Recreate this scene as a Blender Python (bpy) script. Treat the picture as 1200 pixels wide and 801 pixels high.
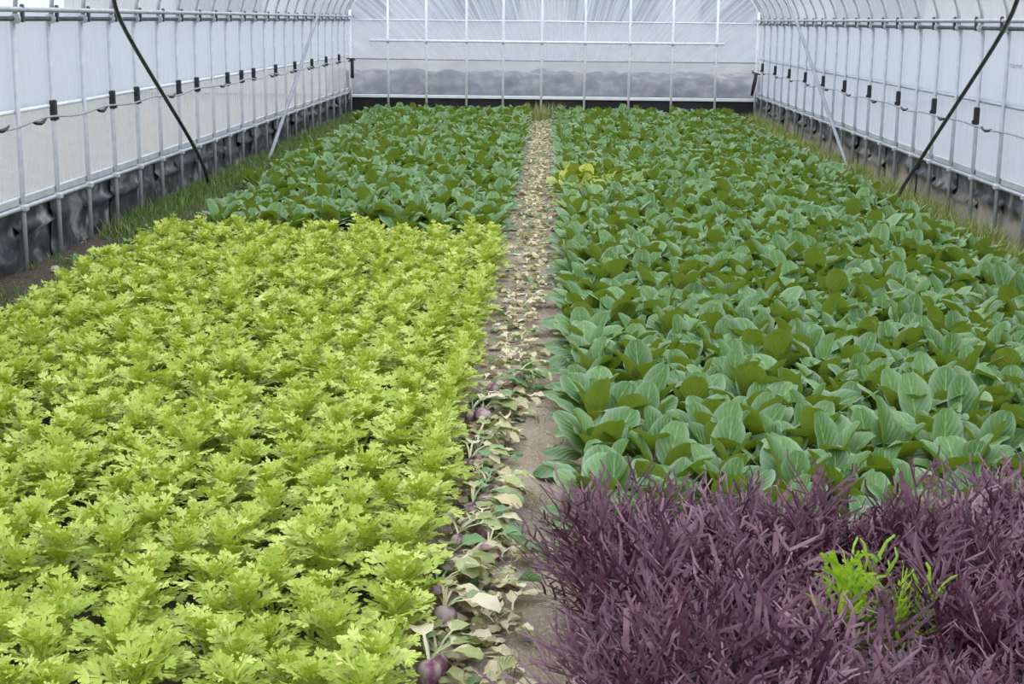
import bpy, math, random
import numpy as np
from mathutils import Matrix, Vector

for o in list(bpy.data.objects):
    bpy.data.objects.remove(o)
SC = bpy.context.scene
COL = SC.collection
RNG = random.Random(11)
NR = np.random.default_rng(5)
PI = math.pi

# ------------------------------------------------------------------ camera
F_PX, PITCH, YAW, ROLL, CAM_H = 1728.9, 0.21473, -0.02404, 0.01079, 1.65
fw = np.array([math.sin(YAW) * math.cos(PITCH), math.cos(YAW) * math.cos(PITCH), -math.sin(PITCH)])
rt = np.array([math.cos(YAW), -math.sin(YAW), 0.0])
up = np.cross(rt, fw)
rt, up = rt * math.cos(ROLL) + up * math.sin(ROLL), -rt * math.sin(ROLL) + up * math.cos(ROLL)
cam_data = bpy.data.cameras.new('camera')
cam_data.sensor_width = 36.0
cam_data.sensor_fit = 'HORIZONTAL'
cam_data.lens = F_PX * 36.0 / 1200.0
cam = bpy.data.objects.new('camera', cam_data)
M = Matrix.Identity(4)
for i in range(3):
    M[i][0], M[i][1], M[i][2] = rt[i], up[i], -fw[i]
M[2][3] = CAM_H
cam.matrix_world = M
COL.objects.link(cam)
SC.camera = cam


def in_view(x, y, z, margin=40):
    """Is a point of the place inside the camera's view (used only to leave out plants nobody sees)?"""
    d = np.array([x, y, z - CAM_H])
    q = d @ fw
    if q < 0.3:
        return False
    u, v = 600 + F_PX * (d @ rt) / q, 400.5 - F_PX * (d @ up) / q
    return -margin < u < 1200 + margin and -margin < v < 801 + margin


# ------------------------------------------------------------------ sky (overcast) and exposure
W = bpy.data.worlds.new('overcast_sky')
SC.world = W
W.use_nodes = True
nt = W.node_tree
nt.nodes.clear()
out = nt.nodes.new('ShaderNodeOutputWorld')
bg = nt.nodes.new('ShaderNodeBackground')
tc = nt.nodes.new('ShaderNodeTexCoord')
sep = nt.nodes.new('ShaderNodeSeparateXYZ')
mr = nt.nodes.new('ShaderNodeMapRange')          # standard overcast sky: zenith three times the horizon
mr.inputs['From Min'].default_value, mr.inputs['From Max'].default_value = 0.0, 1.0
mr.inputs['To Min'].default_value, mr.inputs['To Max'].default_value = 0.8, 2.4
nt.links.new(tc.outputs['Generated'], sep.inputs[0])
nt.links.new(sep.outputs['Z'], mr.inputs['Value'])
nt.links.new(mr.outputs[0], bg.inputs['Strength'])
bg.inputs['Color'].default_value = (0.90, 0.95, 1.0, 1)
nt.links.new(bg.outputs[0], out.inputs[0])

vs = SC.view_settings
SC.display_settings.display_device = 'sRGB'
vs.view_transform = 'Standard'
vs.look = 'None'
vs.gamma = 1.0
vs.use_curve_mapping = False
vs.exposure = 0.6
SC.cycles.max_bounces = 10
SC.cycles.transparent_max_bounces = 24
SC.cycles.caustics_reflective = False
SC.cycles.caustics_refractive = False

# ------------------------------------------------------------------ helpers: meshes
class MB:
    def __init__(self):
        self.v, self.f, self.uv, self.n = [], [], [], 0
        self.attr = {}

    def add(self, verts, faces, uv=None, **attrs):
        verts = np.asarray(verts, float).reshape(-1, 3)
        self.v.append(verts)
        self.f.extend([tuple(i + self.n for i in f) for f in faces])
        self.uv.append(np.zeros((len(verts), 2)) if uv is None else np.asarray(uv, float))
        for k, a in attrs.items():
            self.attr.setdefault(k, []).append((self.n, len(verts), a))
        self.n += len(verts)

    def tube(self, pts, r, n=8, cap=True):
        pts = np.asarray(pts, float)
        rr = np.full(len(pts), r) if np.isscalar(r) else np.asarray(r, float)
        tan = np.gradient(pts, axis=0)
        tan /= np.linalg.norm(tan, axis=1)[:, None] + 1e-12
        ref = np.array([0, 0, 1.0]) if abs(tan[0][2]) < 0.9 else np.array([1.0, 0, 0])
        a = np.arange(n) * 2 * PI / n
        vs_ = []
        for p, t, q in zip(pts, tan, rr):
            e = np.cross(t, ref); e /= np.linalg.norm(e) + 1e-12
            g = np.cross(e, t)
            vs_.append(p + q * (np.cos(a)[:, None] * e + np.sin(a)[:, None] * g))
        fs = [(i * n + j, i * n + (j + 1) % n, (i + 1) * n + (j + 1) % n, (i + 1) * n + j) for i in range(len(pts) - 1) for j in range(n)]
        if cap:
            fs += [tuple(range(n))[::-1], tuple((len(pts) - 1) * n + j for j in range(n))]
        self.add(np.concatenate(vs_), fs)
        return self

    def box(self, c, s, bev=0.0):
        c, s = np.array(c, float), np.array(s, float) / 2
        if bev <= 0:
            v = [c + s * np.array(k) for k in [(-1, -1, -1), (1, -1, -1), (1, 1, -1), (-1, 1, -1), (-1, -1, 1), (1, -1, 1), (1, 1, 1), (-1, 1, 1)]]
            self.add(v, [(3, 2, 1, 0), (4, 5, 6, 7), (0, 1, 5, 4), (1, 2, 6, 5), (2, 3, 7, 6), (3, 0, 4, 7)])
        else:
            v = []
            for z, k in ((-1, 1), (-1, 0), (1, 0), (1, 1)):
                ins = bev * k
                zz = s[2] * z if k else (s[2] - bev) * z
                for a, b in ((-1, -1), (1, -1), (1, 1), (-1, 1)):
                    v.append(c + np.array([a * (s[0] - ins), b * (s[1] - ins), zz]))
            f = [(3, 2, 1, 0), (12, 13, 14, 15)]
            for l in range(3):
                f += [(l * 4 + j, l * 4 + (j + 1) % 4, l * 4 + 4 + (j + 1) % 4, l * 4 + 4 + j) for j in range(4)]
            self.add(v, f)
        return self

    def mesh(self, name, mats, smooth=True):
        me = bpy.data.meshes.new(name)
        V = np.concatenate(self.v)
        uv = np.concatenate(self.uv)
        lens = np.array([len(f) for f in self.f], np.int32)
        loops = np.fromiter((i for f in self.f for i in f), np.int32, int(lens.sum()))
        me.vertices.add(len(V)); me.vertices.foreach_set('co', V.astype(np.float32).ravel())
        me.loops.add(len(loops)); me.loops.foreach_set('vertex_index', loops)
        me.polygons.add(len(lens))
        me.polygons.foreach_set('loop_start', np.concatenate([[0], np.cumsum(lens)[:-1]]).astype(np.int32))
        me.polygons.foreach_set('use_smooth', np.full(len(lens), smooth))
        l = me.uv_layers.new(name='leaf_uv')
        l.data.foreach_set('uv', uv[loops].astype(np.float32).ravel())
        for k, parts in self.attr.items():
            a = np.zeros(len(V), np.float32)
            for s, c, val in parts:
                a[s:s + c] = val
            me.attributes.new(k, 'FLOAT', 'POINT').data.foreach_set('value', a)
        me.update(calc_edges=True)
        me.validate()
        for m in (mats if isinstance(mats, (list, tuple)) else [mats]):
            me.materials.append(m)
        return me


def link(name, data, parent=None, loc=None, rot=None, scale=None):
    o = bpy.data.objects.new(name, data)
    COL.objects.link(o)
    if parent is not None:
        o.parent = parent
    if loc is not None:
        o.location = loc
    if rot is not None:
        o.rotation_euler = rot
    if scale is not None:
        o.scale = (scale,) * 3 if np.isscalar(scale) else scale
    return o


def tag(o, label, cat, group=None, kind=None):
    o['label'] = label
    o['category'] = cat
    if group:
        o['group'] = group
    if kind:
        o['kind'] = kind
    return o


def structure(o, label=None):
    o['kind'] = 'structure'
    if label:
        o['label'] = label
    return o


def thing(name, label, cat, loc=(0, 0, 0), rotz=0.0, group=None):
    return tag(link(name, None, None, loc, (0, 0, rotz)), label, cat, group)


def nth(n):
    return f"{n}{'th' if 10 <= n % 100 <= 20 else {1: 'st', 2: 'nd', 3: 'rd'}.get(n % 10, 'th')}"


def wave(x, seed, n=6, lo=1.0, hi=8.0):
    """A smooth 1-D noise."""
    r = np.random.default_rng(seed)
    x = np.asarray(x, float)
    t = np.zeros_like(x)
    for _ in range(n):
        k = r.uniform(lo, hi)
        t += np.sin(x * k + r.uniform(0, 6.28)) / n ** 0.5
    return t


def noise2(x, y, seed, n=10, lo=1.0, hi=8.0):
    r = np.random.default_rng(seed)
    t = np.zeros_like(np.asarray(x, float))
    for _ in range(n):
        k, a = r.uniform(lo, hi), r.uniform(0, 6.28)
        t += np.sin(k * (x * math.cos(a) + y * math.sin(a)) + r.uniform(0, 6.28)) / n ** 0.5
    return t


def grid(nu, nv):
    return [(j * (nu + 1) + i, j * (nu + 1) + i + 1, (j + 1) * (nu + 1) + i + 1, (j + 1) * (nu + 1) + i) for j in range(nv) for i in range(nu)]


# ------------------------------------------------------------------ helpers: materials
def new_mat(name):
    m = bpy.data.materials.new(name)
    m.use_nodes = True
    t = m.node_tree
    t.nodes.clear()
    o = t.nodes.new('ShaderNodeOutputMaterial')
    return m, t, o


def N(t, kind, **kw):
    n = t.nodes.new(kind)
    for k, v in kw.items():
        if k in n.inputs:
            n.inputs[k].default_value = v
        else:
            setattr(n, k, v)
    return n


def ramp(t, fac, stops):
    r = t.nodes.new('ShaderNodeValToRGB')
    e = r.color_ramp.elements
    while len(e) < len(stops):
        e.new(0.5)
    for q, (p, c) in zip(e, stops):
        q.position = p
        q.color = (*c, 1)
    t.links.new(fac, r.inputs[0])
    return r.outputs[0]


def math_node(t, op, a, b=None, c=None):
    n = t.nodes.new('ShaderNodeMath')
    n.operation = op
    for i, s in enumerate((a, b, c)):
        if s is None:
            continue
        if isinstance(s, (int, float)):
            n.inputs[i].default_value = s
        else:
            t.links.new(s, n.inputs[i])
    return n.outputs[0]


def mixc(t, fac, a, b):
    n = t.nodes.new('ShaderNodeMix')
    n.data_type = 'RGBA'
    for s, i in ((fac, 0), (a, 6), (b, 7)):
        if isinstance(s, tuple):
            n.inputs[i].default_value = (*s, 1)
        elif isinstance(s, (int, float)):
            n.inputs[i].default_value = s
        else:
            t.links.new(s, n.inputs[i])
    return n.outputs[2]


def plain(name, stops, rough=0.6, metal=0.0, scale=20.0, stretch=(1, 1, 1), bump=0.0, spec=0.4, detail=5.0):
    m, t, o = new_mat(name)
    co = N(t, 'ShaderNodeTexCoord')
    mp = N(t, 'ShaderNodeMapping', Scale=stretch)
    nz = N(t, 'ShaderNodeTexNoise', Scale=scale, Detail=detail)
    t.links.new(co.outputs['Object'], mp.inputs[0]); t.links.new(mp.outputs[0], nz.inputs['Vector'])
    b = N(t, 'ShaderNodeBsdfPrincipled', Roughness=rough, Metallic=metal)
    b.inputs['Specular IOR Level'].default_value = spec
    t.links.new(ramp(t, nz.outputs['Fac'], stops), b.inputs['Base Color'])
    if bump:
        bp = N(t, 'ShaderNodeBump', Strength=bump, Distance=0.01)
        t.links.new(nz.outputs['Fac'], bp.inputs['Height']); t.links.new(bp.outputs[0], b.inputs['Normal'])
    t.links.new(b.outputs[0], o.inputs[0])
    return m


def leaf_mat(name, stops, trans, trans_fac=0.3, rough=0.45, spec=0.5, vein=None, vein_amt=0.5, yellow=None, under=None, wear=None, rim_sheen=None):
    """A leaf: glossy top, light passing through it; shade of green differs from plant to plant."""
    m, t, o = new_mat(name)
    oi = N(t, 'ShaderNodeObjectInfo')
    at = N(t, 'ShaderNodeAttribute', attribute_name='tint')
    rnd = math_node(t, 'FRACT', math_node(t, 'ADD', oi.outputs['Random'], at.outputs['Fac']))
    geo = N(t, 'ShaderNodeNewGeometry')
    co = N(t, 'ShaderNodeTexCoord')
    nz = N(t, 'ShaderNodeTexNoise', Scale=30.0, Detail=3.0)
    t.links.new(co.outputs['Object'], nz.inputs['Vector'])
    fac = math_node(t, 'ADD', math_node(t, 'MULTIPLY', rnd, 0.7), math_node(t, 'MULTIPLY', math_node(t, 'SUBTRACT', nz.outputs['Fac'], 0.35), 0.8))
    colr = ramp(t, fac, stops)
    height = None
    if vein:
        uv = N(t, 'ShaderNodeUVMap', uv_map='leaf_uv')
        s = N(t, 'ShaderNodeSeparateXYZ')
        t.links.new(uv.outputs[0], s.inputs[0])
        lat = math_node(t, 'ABSOLUTE', math_node(t, 'SUBTRACT', s.outputs['X'], 0.5))
        mid = math_node(t, 'LESS_THAN', lat, math_node(t, 'MULTIPLY_ADD', s.outputs['Y'], -0.045, 0.055))
        stem = math_node(t, 'LESS_THAN', s.outputs['Y'], 0.30)
        side = math_node(t, 'SINE', math_node(t, 'MULTIPLY', math_node(t, 'SUBTRACT', s.outputs['Y'], math_node(t, 'MULTIPLY', lat, 0.75)), 52.0))
        side2 = math_node(t, 'POWER', math_node(t, 'MULTIPLY_ADD', side, 0.5, 0.5), 10.0)
        v = math_node(t, 'MAXIMUM', math_node(t, 'MAXIMUM', mid, stem), math_node(t, 'MULTIPLY', side2, 0.45))
        if rim_sheen:
            rim = math_node(t, 'MULTIPLY', math_node(t, 'POWER', math_node(t, 'MULTIPLY', lat, 2.0), 2.8), 0.62)  # pale sheen towards the leaf rim, painted into the base colour
            colr = mixc(t, rim, colr, rim_sheen)
        colr = mixc(t, math_node(t, 'MULTIPLY', v, vein_amt), colr, vein)
        height = math_node(t, 'SUBTRACT', side, math_node(t, 'MULTIPLY', mid, 2.0))
    if yellow:
        ya = N(t, 'ShaderNodeAttribute', attribute_name='yellowing')
        colr = mixc(t, ya.outputs['Fac'], colr, yellow)
    if under:
        colr = mixc(t, math_node(t, 'MULTIPLY', geo.outputs['Backfacing'], 0.85), colr, under)
    if wear:
        w = N(t, 'ShaderNodeTexNoise', Scale=25.0, Detail=2.0)
        t.links.new(co.outputs['Object'], w.inputs['Vector'])
        colr = mixc(t, math_node(t, 'MULTIPLY', math_node(t, 'GREATER_THAN', w.outputs['Fac'], 0.58), 0.8), colr, wear)
    b = N(t, 'ShaderNodeBsdfPrincipled', Roughness=rough)
    b.inputs['Specular IOR Level'].default_value = spec
    t.links.new(colr, b.inputs['Base Color'])
    bp = N(t, 'ShaderNodeBump', Strength=0.25, Distance=0.004)
    t.links.new(height if height is not None else nz.outputs['Fac'], bp.inputs['Height'])
    t.links.new(bp.outputs[0], b.inputs['Normal'])
    tr = N(t, 'ShaderNodeBsdfTranslucent')
    tr.inputs['Color'].default_value = (*trans, 1)
    mx = N(t, 'ShaderNodeMixShader')
    mx.inputs[0].default_value = trans_fac
    t.links.new(b.outputs[0], mx.inputs[1]); t.links.new(tr.outputs[0], mx.inputs[2])
    t.links.new(mx.outputs[0], o.inputs[0])
    return m


def film_mat(name, clear, tint, streak_scale=(1, 1, 1), streak=0.3, radial=None, scale=6.0, bump=0.3):
    """Greenhouse film: part clear, part milky; folds and dust make it denser in streaks."""
    m, t, o = new_mat(name)
    co = N(t, 'ShaderNodeTexCoord')
    mp = N(t, 'ShaderNodeMapping', Scale=streak_scale)
    nz = N(t, 'ShaderNodeTexNoise', Scale=scale, Detail=4.0)
    n2 = N(t, 'ShaderNodeTexNoise', Scale=1.3, Detail=5.0)
    t.links.new(co.outputs['Object'], mp.inputs[0])
    t.links.new(co.outputs['Object'], n2.inputs['Vector'])
    if radial:
        uv = N(t, 'ShaderNodeUVMap', uv_map='leaf_uv')
        t.links.new(uv.outputs[0], mp.inputs[0])
    t.links.new(mp.outputs[0], nz.inputs['Vector'])
    d = N(t, 'ShaderNodeBsdfDiffuse'); d.inputs['Color'].default_value = (*tint, 1)
    r = N(t, 'ShaderNodeBsdfTranslucent'); r.inputs['Color'].default_value = (*tint, 1)
    g = N(t, 'ShaderNodeBsdfGlossy', Roughness=0.25); g.inputs['Color'].default_value = (1, 1, 1, 1)
    tp = N(t, 'ShaderNodeBsdfTransparent')
    bp = N(t, 'ShaderNodeBump', Strength=bump, Distance=0.02)
    t.links.new(nz.outputs['Fac'], bp.inputs['Height'])
    for q in (d, r, g):
        t.links.new(bp.outputs[0], q.inputs['Normal'])
    m1 = N(t, 'ShaderNodeMixShader'); m1.inputs[0].default_value = 0.62
    t.links.new(d.outputs[0], m1.inputs[1]); t.links.new(r.outputs[0], m1.inputs[2])
    m2 = N(t, 'ShaderNodeMixShader'); m2.inputs[0].default_value = 0.05
    t.links.new(m1.outputs[0], m2.inputs[1]); t.links.new(g.outputs[0], m2.inputs[2])
    f = math_node(t, 'ADD', math_node(t, 'MULTIPLY', math_node(t, 'SUBTRACT', nz.outputs['Fac'], 0.5), -2.2 * streak), clear)
    f = math_node(t, 'ADD', f, math_node(t, 'MULTIPLY', math_node(t, 'SUBTRACT', n2.outputs['Fac'], 0.5), -0.35 * clear))
    cl = N(t, 'ShaderNodeClamp'); cl.inputs['Min'].default_value = 0.03; cl.inputs['Max'].default_value = 0.92
    t.links.new(f, cl.inputs[0])
    m3 = N(t, 'ShaderNodeMixShader')
    t.links.new(cl.outputs[0], m3.inputs[0])
    t.links.new(m2.outputs[0], m3.inputs[1]); t.links.new(tp.outputs[0], m3.inputs[2])
    t.links.new(m3.outputs[0], o.inputs[0])
    return m


MAT = {}
MAT['steel'] = plain('galvanised_steel', [(0.3, (0.36, 0.38, 0.42)), (0.7, (0.50, 0.52, 0.57))], rough=0.45, metal=0.3, scale=9.0)
MAT['steel_white'] = plain('pale_steel', [(0.3, (0.42, 0.44, 0.48)), (0.7, (0.56, 0.58, 0.62))], rough=0.45, metal=0.2, scale=9.0)
MAT['steel_pale'] = plain('white_coated_pipe', [(0.3, (0.68, 0.70, 0.74)), (0.7, (0.80, 0.82, 0.86))], rough=0.5, scale=9.0)
MAT['steel_dark_shaded'] = plain('dark_and_shaded_steel', [(0.3, (0.05, 0.055, 0.065)), (0.7, (0.12, 0.13, 0.15))], rough=0.5, metal=0.3, scale=9.0)
MAT['black'] = plain('black_plastic', [(0.3, (0.012, 0.012, 0.015)), (0.7, (0.03, 0.03, 0.035))], rough=0.5, scale=30.0)
MAT['brace_black'] = plain('black_painted_pipe', [(0.3, (0.02, 0.021, 0.025)), (0.75, (0.07, 0.07, 0.075))], rough=0.4, scale=14.0)
MAT['brace_grey'] = plain('grey_pipe', [(0.3, (0.20, 0.215, 0.25)), (0.7, (0.28, 0.30, 0.34))], rough=0.5, metal=0.1, scale=9.0)
MAT['cord'] = plain('grey_cord', [(0.3, (0.28, 0.29, 0.31)), (0.7, (0.45, 0.46, 0.48))], rough=0.8, scale=60.0)
MAT['hem'] = plain('film_hem', [(0.3, (0.62, 0.66, 0.74)), (0.7, (0.78, 0.81, 0.87))], rough=0.5, scale=8.0)
MAT['film_side'] = film_mat('side_film', 0.16, (0.545, 0.58, 0.665), (1.0, 4.0, 0.5), 0.16)
MAT['film_low_beige'] = film_mat('dusty_side_film', 0.34, (0.51, 0.51, 0.525), (1.0, 7.0, 0.45), 0.9)
MAT['film_low_blue'] = film_mat('lower_side_film', 0.20, (0.52, 0.555, 0.64), (1.0, 9.0, 0.5), 0.45)
MAT['film_roof'] = film_mat('roof_film', 0.62, (0.62, 0.66, 0.74), (0.5, 6.0, 0.5), 0.12)
MAT['film_end'] = film_mat('end_film', 0.45, (0.58, 0.62, 0.72), (70.0, 0.7, 1.0), 1.0, radial=True, scale=1.0, bump=0.5)
MAT['film_end_low'] = film_mat('end_lower_film', 0.66, (0.44, 0.47, 0.55), (1.0, 1.0, 2.2), 0.22, scale=3.0)


def soil_mat(name, a, b, c):
    m, t, o = new_mat(name)
    co = N(t, 'ShaderNodeTexCoord')
    n1 = N(t, 'ShaderNodeTexNoise', Scale=3.0, Detail=8.0)
    n2 = N(t, 'ShaderNodeTexNoise', Scale=55.0, Detail=6.0)
    vo = N(t, 'ShaderNodeTexVoronoi', Scale=70.0)
    for q in (n1, n2, vo):
        t.links.new(co.outputs['Object'], q.inputs['Vector'])
    c1 = ramp(t, n1.outputs['Fac'], [(0.3, a), (0.7, b)])
    c2 = mixc(t, math_node(t, 'MULTIPLY', math_node(t, 'GREATER_THAN', n2.outputs['Fac'], 0.6), 0.5), c1, c)
    bs = N(t, 'ShaderNodeBsdfPrincipled', Roughness=0.95)
    bs.inputs['Specular IOR Level'].default_value = 0.1
    t.links.new(c2, bs.inputs['Base Color'])
    bp = N(t, 'ShaderNodeBump', Strength=0.8, Distance=0.012)
    t.links.new(math_node(t, 'ADD', n2.outputs['Fac'], math_node(t, 'MULTIPLY', vo.outputs['Distance'], 0.6)), bp.inputs['Height'])
    t.links.new(bp.outputs[0], bs.inputs['Normal'])
    t.links.new(bs.outputs[0], o.inputs[0])
    return m


MAT['soil'] = soil_mat('dry_soil', (0.25, 0.20, 0.15), (0.36, 0.30, 0.235), (0.47, 0.41, 0.34))
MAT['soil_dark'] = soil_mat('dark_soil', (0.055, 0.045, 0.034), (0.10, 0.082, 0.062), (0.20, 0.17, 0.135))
MAT['outside'] = soil_mat('outside_ground', (0.17, 0.165, 0.15), (0.25, 0.24, 0.225), (0.32, 0.31, 0.29))
MAT['bank'] = plain('grey_rubble_bank', [(0.25, (0.06, 0.065, 0.075)), (0.5, (0.12, 0.125, 0.14)), (0.75, (0.28, 0.27, 0.26))], rough=0.95, scale=5.0, bump=1.0)
MAT['render'] = plain('pale_building_wall', [(0.3, (0.42, 0.415, 0.415)), (0.7, (0.50, 0.495, 0.50))], rough=0.9, scale=2.0)
MAT['render_dark'] = plain('grey_building_band', [(0.3, (0.24, 0.245, 0.26)), (0.7, (0.31, 0.315, 0.335))], rough=0.9, scale=2.0)


def skirt_mat(name, mud):
    m, t, o = new_mat(name)
    co = N(t, 'ShaderNodeTexCoord')
    oi = N(t, 'ShaderNodeObjectInfo')
    of = N(t, 'ShaderNodeVectorMath', operation='ADD')
    cb = N(t, 'ShaderNodeCombineXYZ')
    t.links.new(math_node(t, 'MULTIPLY', oi.outputs['Random'], 90.0), cb.inputs[1])
    t.links.new(co.outputs['Object'], of.inputs[0]); t.links.new(cb.outputs[0], of.inputs[1])
    mp = N(t, 'ShaderNodeMapping', Scale=(1, 2.0, 3.0))
    nz = N(t, 'ShaderNodeTexNoise', Scale=1.6, Detail=6.0, Distortion=0.8)
    t.links.new(of.outputs[0], mp.inputs[0]); t.links.new(mp.outputs[0], nz.inputs['Vector'])
    colr = ramp(t, nz.outputs['Fac'], [(0.40, (0.014, 0.015, 0.019)), (0.52, (0.045, 0.047, 0.056)), (0.60, (0.14, 0.145, 0.155)), (0.70, (0.32, 0.32, 0.32))])
    sp = N(t, 'ShaderNodeSeparateXYZ')
    t.links.new(co.outputs['Object'], sp.inputs[0])
    n3 = N(t, 'ShaderNodeTexNoise', Scale=3.0, Detail=7.0, Roughness=0.65)
    t.links.new(of.outputs[0], n3.inputs['Vector'])
    edge = math_node(t, 'SUBTRACT', math_node(t, 'MULTIPLY_ADD', n3.outputs['Fac'], 0.5, mud - 0.25), sp.outputs['Z'])
    soft = N(t, 'ShaderNodeMapRange')
    soft.inputs['From Min'].default_value, soft.inputs['From Max'].default_value = -0.03, 0.10
    t.links.new(edge, soft.inputs['Value'])
    colr = mixc(t, math_node(t, 'MULTIPLY', soft.outputs[0], 0.8), colr, (0.36, 0.31, 0.25))
    b = N(t, 'ShaderNodeBsdfPrincipled', Roughness=0.5)
    t.links.new(colr, b.inputs['Base Color'])
    bp = N(t, 'ShaderNodeBump', Strength=0.5, Distance=0.02)
    t.links.new(nz.outputs['Fac'], bp.inputs['Height']); t.links.new(bp.outputs[0], b.inputs['Normal'])
    t.links.new(b.outputs[0], o.inputs[0])
    return m


MAT['skirt_left'] = skirt_mat('black_sheet_with_grey_smears', -0.02)
MAT['skirt_right'] = skirt_mat('black_sheet_with_mud', 0.24)
MAT['skirt_end'] = plain('black_sheet', [(0.3, (0.008, 0.008, 0.01)), (0.7, (0.02, 0.02, 0.024))], rough=0.55, scale=5.0, bump=0.4)

MAT['green'] = leaf_mat('dark_green_leaf', [(0.15, (0.042, 0.130, 0.024)), (0.55, (0.082, 0.195, 0.046)), (0.95, (0.150, 0.275, 0.090))], (0.26, 0.38, 0.02), 0.18,
                        rough=0.48, spec=0.48, vein=(0.36, 0.50, 0.20), vein_amt=0.5, yellow=(0.55, 0.55, 0.06), under=(0.18, 0.225, 0.026), rim_sheen=(0.34, 0.45, 0.31))
MAT['bright'] = leaf_mat('yellow_green_leaf', [(0.1, (0.28, 0.38, 0.042)), (0.5, (0.45, 0.54, 0.095)), (0.95, (0.66, 0.70, 0.22))], (0.50, 0.58, 0.05), 0.25,
                         rough=0.5, spec=0.3, under=(0.40, 0.48, 0.08))
MAT['purple'] = leaf_mat('purple_leaf', [(0.1, (0.065, 0.025, 0.044)), (0.5, (0.135, 0.060, 0.088)), (0.95, (0.31, 0.18, 0.215))], (0.16, 0.03, 0.07), 0.10,
                         rough=0.5, spec=0.45)
MAT['purple_pale'] = leaf_mat('pale_pink_leaf', [(0.1, (0.30, 0.19, 0.24)), (0.95, (0.42, 0.30, 0.35))], (0.4, 0.2, 0.25), 0.12)
MAT['lime'] = leaf_mat('lime_leaf', [(0.1, (0.22, 0.42, 0.03)), (0.5, (0.35, 0.56, 0.05)), (0.95, (0.50, 0.68, 0.12))], (0.45, 0.65, 0.03), 0.3)
MAT['withered_cream'] = leaf_mat('withered_cream_leaf', [(0.1, (0.52, 0.44, 0.26)), (0.5, (0.66, 0.58, 0.40)), (0.95, (0.78, 0.72, 0.56))], (0.5, 0.42, 0.2), 0.15,
                                 rough=0.7, spec=0.2, vein=(0.75, 0.70, 0.5), vein_amt=0.4)
MAT['withered_olive'] = leaf_mat('withered_olive_leaf', [(0.1, (0.20, 0.24, 0.08)), (0.5, (0.34, 0.38, 0.15)), (0.95, (0.48, 0.50, 0.26))], (0.4, 0.4, 0.1), 0.2,
                                 rough=0.6, spec=0.3, vein=(0.6, 0.6, 0.35), vein_amt=0.4, wear=(0.62, 0.56, 0.36))
MAT['withered_green'] = leaf_mat('soft_green_leaf', [(0.1, (0.08, 0.17, 0.05)), (0.5, (0.15, 0.26, 0.10)), (0.95, (0.28, 0.38, 0.20))], (0.2, 0.35, 0.08), 0.2,
                                 rough=0.5, spec=0.4, vein=(0.4, 0.5, 0.3), vein_amt=0.4)
MAT['withered_brown'] = leaf_mat('withered_brown_leaf', [(0.1, (0.22, 0.16, 0.10)), (0.95, (0.40, 0.32, 0.22))], (0.3, 0.2, 0.1), 0.1, rough=0.8, spec=0.2)
MAT['turnip'] = plain('purple_turnip_skin', [(0.36, (0.17, 0.05, 0.105)), (0.48, (0.30, 0.17, 0.22)), (0.58, (0.42, 0.36, 0.33))], rough=0.9, spec=0.1, scale=26.0, bump=0.4, stretch=(1, 1, 0.5))
MAT['grass'] = leaf_mat('grass_blade', [(0.1, (0.10, 0.20, 0.02)), (0.5, (0.19, 0.29, 0.04)), (0.95, (0.36, 0.40, 0.12))], (0.25, 0.38, 0.03), 0.25, yellow=(0.50, 0.43, 0.22))
MAT['grass_dark'] = leaf_mat('dark_grass_blade', [(0.1, (0.045, 0.10, 0.015)), (0.5, (0.08, 0.16, 0.025)), (0.95, (0.15, 0.22, 0.05))], (0.15, 0.28, 0.02), 0.25, yellow=(0.34, 0.30, 0.14))
MAT['weed'] = leaf_mat('weed_leaf', [(0.1, (0.09, 0.20, 0.05)), (0.95, (0.19, 0.33, 0.10))], (0.2, 0.35, 0.05), 0.25)
MAT['stone'] = plain('pale_stone', [(0.3, (0.45, 0.38, 0.30)), (0.7, (0.62, 0.55, 0.46))], rough=0.9, scale=30.0, bump=0.4)
MAT['crumb'] = plain('soil_crumb', [(0.3, (0.26, 0.21, 0.16)), (0.7, (0.44, 0.38, 0.31))], rough=0.95, scale=8.0)
MAT['crumb_dark'] = plain('dark_crumb', [(0.3, (0.09, 0.07, 0.05)), (0.7, (0.26, 0.21, 0.16))], rough=0.95, scale=8.0)
MAT['print'] = plain('grey_print', [(0.3, (0.30, 0.30, 0.32)), (0.7, (0.36, 0.36, 0.38))], rough=0.8)

# ------------------------------------------------------------------ the setting: ground
XL, XR, YE, Y0 = -3.42, 3.49, 25.38, -3.0
Z_RAIL, Z_CORD_L, Z_CORD_R, Z_HEM, Z_EAVE = 0.42, 0.965, 0.85, 1.05, 1.625


def ground_z(x, y):
    return 0.008 * noise2(x, y, 3, 10, 3, 14) + 0.004 * noise2(x, y, 4, 10, 20, 55)


b = MB()
xs = np.unique(np.concatenate([np.linspace(-3.6, -0.6, 26), np.linspace(-0.6, 0.4, 60), np.linspace(0.4, 3.6, 26)]))
ys = np.unique(np.concatenate([np.linspace(Y0, 2.8, 8), np.linspace(2.8, 9, 150), np.linspace(9, YE + 0.1, 130)]))
X, Y = np.meshgrid(xs, ys)
b.add(np.stack([X, Y, ground_z(X, Y)], -1).reshape(-1, 3), grid(len(xs) - 1, len(ys) - 1))
floor = structure(link('floor', b.mesh('floor', MAT['soil'])), 'dry trodden greyish brown soil between and under the beds')
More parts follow.
